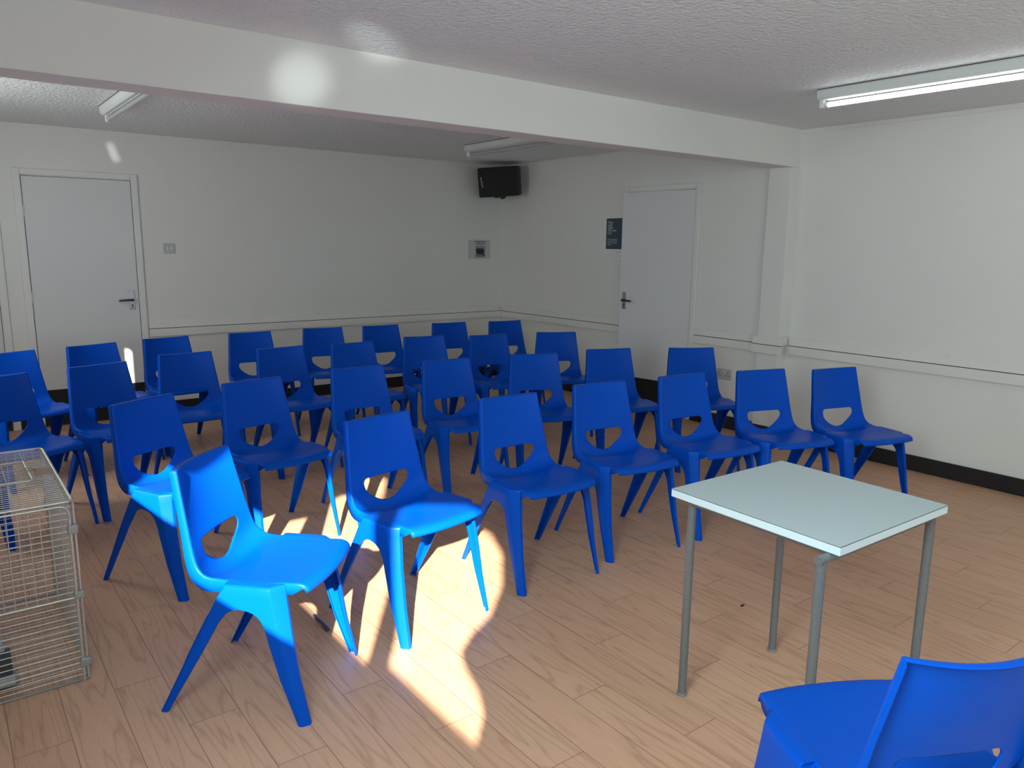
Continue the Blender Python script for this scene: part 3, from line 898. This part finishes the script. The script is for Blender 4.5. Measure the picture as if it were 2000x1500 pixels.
batten('strip_light', 'unlit fluorescent strip light behind the beam above the left door', -4.17, -1.22, 1.52, False)

# ------------------------------------------------------------------ wall fittings
# double socket low on the right wall
so = thing('wall_socket', 'white double power socket low on the right wall left of the column', 'socket', (0, -3.157, .457))
link('plate', B(-.010, -.001, -.073, .073, -.043, .043), M_switch, so, bevel=.003)
bm = bmesh.new()
for yc in (-.042, .042):
    for dy, dz, a, b in ((0, .012, .003, .0055), (-.011, -.012, .005, .003), (.011, -.012, .005, .003)):
        box(bm, -.0108, -.0098, yc + dy - a, yc + dy + a, dz - b, dz + b)
link('pin_slots', bm, M_black, so)
bm = bmesh.new(); box(bm, -.0125, -.0095, -.018, -.008, .010, .026); box(bm, -.0125, -.0095, .008, .018, .010, .026); link('rocker', bm, M_white, so)
so = thing('wall_socket', 'white single power socket low on the back wall, mostly hidden by chairs', 'socket', (-3.055, 0, .457))
link('plate', B(-.043, .043, -.010, -.001, -.043, .043), M_white, so, bevel=.003)
bm = bmesh.new()
for dx, dz, a, b in ((0, .012, .003, .0055), (-.011, -.012, .005, .003), (.011, -.012, .005, .003)):
    box(bm, dx - a, dx + a, -.0108, -.0098, dz - b, dz + b)
link('pin_slots', bm, M_black, so)
# light switches
sw = thing('light_switch', 'square white light switch on the back wall right of the left door', 'switch', (-3.55, 0, 1.436))
link('plate', B(-.045, .045, -.011, -.001, -.043, .043), M_switch, sw, bevel=.003)
bm = bmesh.new(); box(bm, -.022, -.012, -.015, -.010, -.012, .012); box(bm, .012, .022, -.015, -.010, -.012, .012); link('rocker', bm, M_white, sw)
bm = bmesh.new(); box(bm, -.034, -.028, -.0116, -.0108, -.004, .004); link('screw', bm, M_black, sw)
sw = thing('light_switch', 'white light switch half hidden behind the edge of the right door', 'switch', (0, -1.895, 1.405))
link('plate', B(-.011, -.001, -.043, .043, -.043, .043), M_white, sw, bevel=.003)
bm = bmesh.new(); box(bm, -.015, -.010, -.006, .006, -.012, .012); link('rocker', bm, M_white, sw)
bm = bmesh.new(); box(bm, -.0116, -.0108, .026, .031, -.003, .003); link('screw', bm, M_black, sw)

# slate sign beside the right door
sg = thing('wall_sign', 'slate blue portrait sign with pale lettering left of the right door', 'sign', (-.001, -1.806, 1.6155))
link('board', B(-.006, 0, -.101, .101, -.143, .143), M_sign, sg)
def text(s, size, loc, m, parent, name='lettering', rot=(pi / 2, 0, -pi / 2), bold=0):
    c = D.curves.new(name, 'FONT'); c.body = s; c.size = size; c.extrude = .0003; c.offset = bold; c.space_line = .98
    tmp = D.objects.new('tmp', c); COL.objects.link(tmp)
    dg = bpy.context.evaluated_depsgraph_get(); me = D.meshes.new_from_object(tmp.evaluated_get(dg))
    D.objects.remove(tmp); me.materials.clear(); me.materials.append(m)
    o = D.objects.new(name, me); COL.objects.link(o); o.parent = parent; o.location = loc; o.rotation_euler = rot
    return o
for k, w_ in enumerate(('Those', 'small', 'slights', 'when you', 'hear')):
    text(w_, .029, (-.0065, .082, .096 - k * .0247), M_txt, sg, bold=.0008)
bm = bmesh.new()
for k, wd in enumerate((.128, .132, .126, .052)):
    z_ = -.055 - .0175 * k
    y_ = .082
    rnd = random.Random(k)
    while y_ > .082 - wd:
        l_ = rnd.uniform(.008, .02); l_ = min(l_, y_ - (.082 - wd) + .001)
        box(bm, -.0068, -.006, y_ - l_, y_, z_, z_ + .0062); y_ -= l_ + .003
link('small_print', bm, M_txt, sg)

# laminated notice with a picture, on the back wall near the corner
nt = thing('wall_notice', 'small laminated notice with a picture of stacked chairs below the loudspeaker', 'notice', (-.30, -.001, 1.447))
link('sheet', B(-.145, .145, -.003, 0, -.105, .105), M_paper, nt)
bm = bmesh.new(); rnd = random.Random(3)
for z_, x0, x1, h_ in ((.078, -.065, .085, .010), (.055, -.045, .065, .009)):
    x_ = x0
    while x_ < x1:
        l_ = rnd.uniform(.008, .018); box(bm, x_, min(x_ + l_, x1), -.0036, -.003, z_, z_ + h_); x_ += l_ + .003
link('caption', bm, M_ink, nt)
pc = link('picture', B(-.055, .078, -.0036, -.003, -.085, .042), M_pgrey, nt)
bm = bmesh.new()
box(bm, -.042, .056, -.0045, -.0038, -.045, .0)
for k in range(4): box(bm, -.038 + k * .025, -.022 + k * .025, -.0045, -.0038, 0, .016)
for p4 in (((.05, -.006), (.078, -.022), (.078, -.03), (.05, -.022)), ((-.055, -.008), (-.04, -.002), (-.04, -.014), (-.055, -.014))):
    bm.faces.new([bm.verts.new((q[0], -.0043, q[1])) for q in p4])
link('printed_chairs', bm, M_pnavy, pc)
link('printed_floor', B(-.055, .07, -.0042, -.0037, -.085, -.046), M_pwood, pc)
bm = bmesh.new(); bm.faces.new([bm.verts.new((q[0], -.0047, q[1])) for q in ((-.03, -.046), (.058, -.046), (.078, -.075), (.062, -.072), (.045, -.056), (-.03, -.052))])
link('printed_shadow', bm, M_pdark, pc)

# ------------------------------------------------------------------ bits on the floor
bm = bmesh.new()
tube(bm, [(-4.112, -4.288, .006), (-4.118, -4.325, .009), (-4.113, -4.37, .008), (-4.119, -4.41, .010), (-4.117, -4.438, .006)], .0045, 8, r2=.0075)
o = link('rubber_strip', bm, M_sign, None); smooth_all(o)
tag(o, 'short dark blue-grey strip lying on the floor beside the nearest chair', 'scrap')
bm = bmesh.new(); vs_ = [bm.verts.new(p) for p in ((-.014, -.004, 0), (.0, -.007, 0), (.015, .0, 0), (.004, .006, 0), (-.008, .005, 0))]
f = bm.faces.new(vs_); e = bmesh.ops.extrude_face_region(bm, geom=[f]); bmesh.ops.translate(bm, verts=[v_ for v_ in e['geom'] if isinstance(v_, bmesh.types.BMVert)], vec=(0.002, 0, .003))
o = link('debris_crumb', bm, mat('brown_crumb', (.09, .03, .02), .8), None, loc=(-2.61, -5.267, 0))
tag(o, 'tiny dark brown crumb on the floor beside the white table', 'crumb')
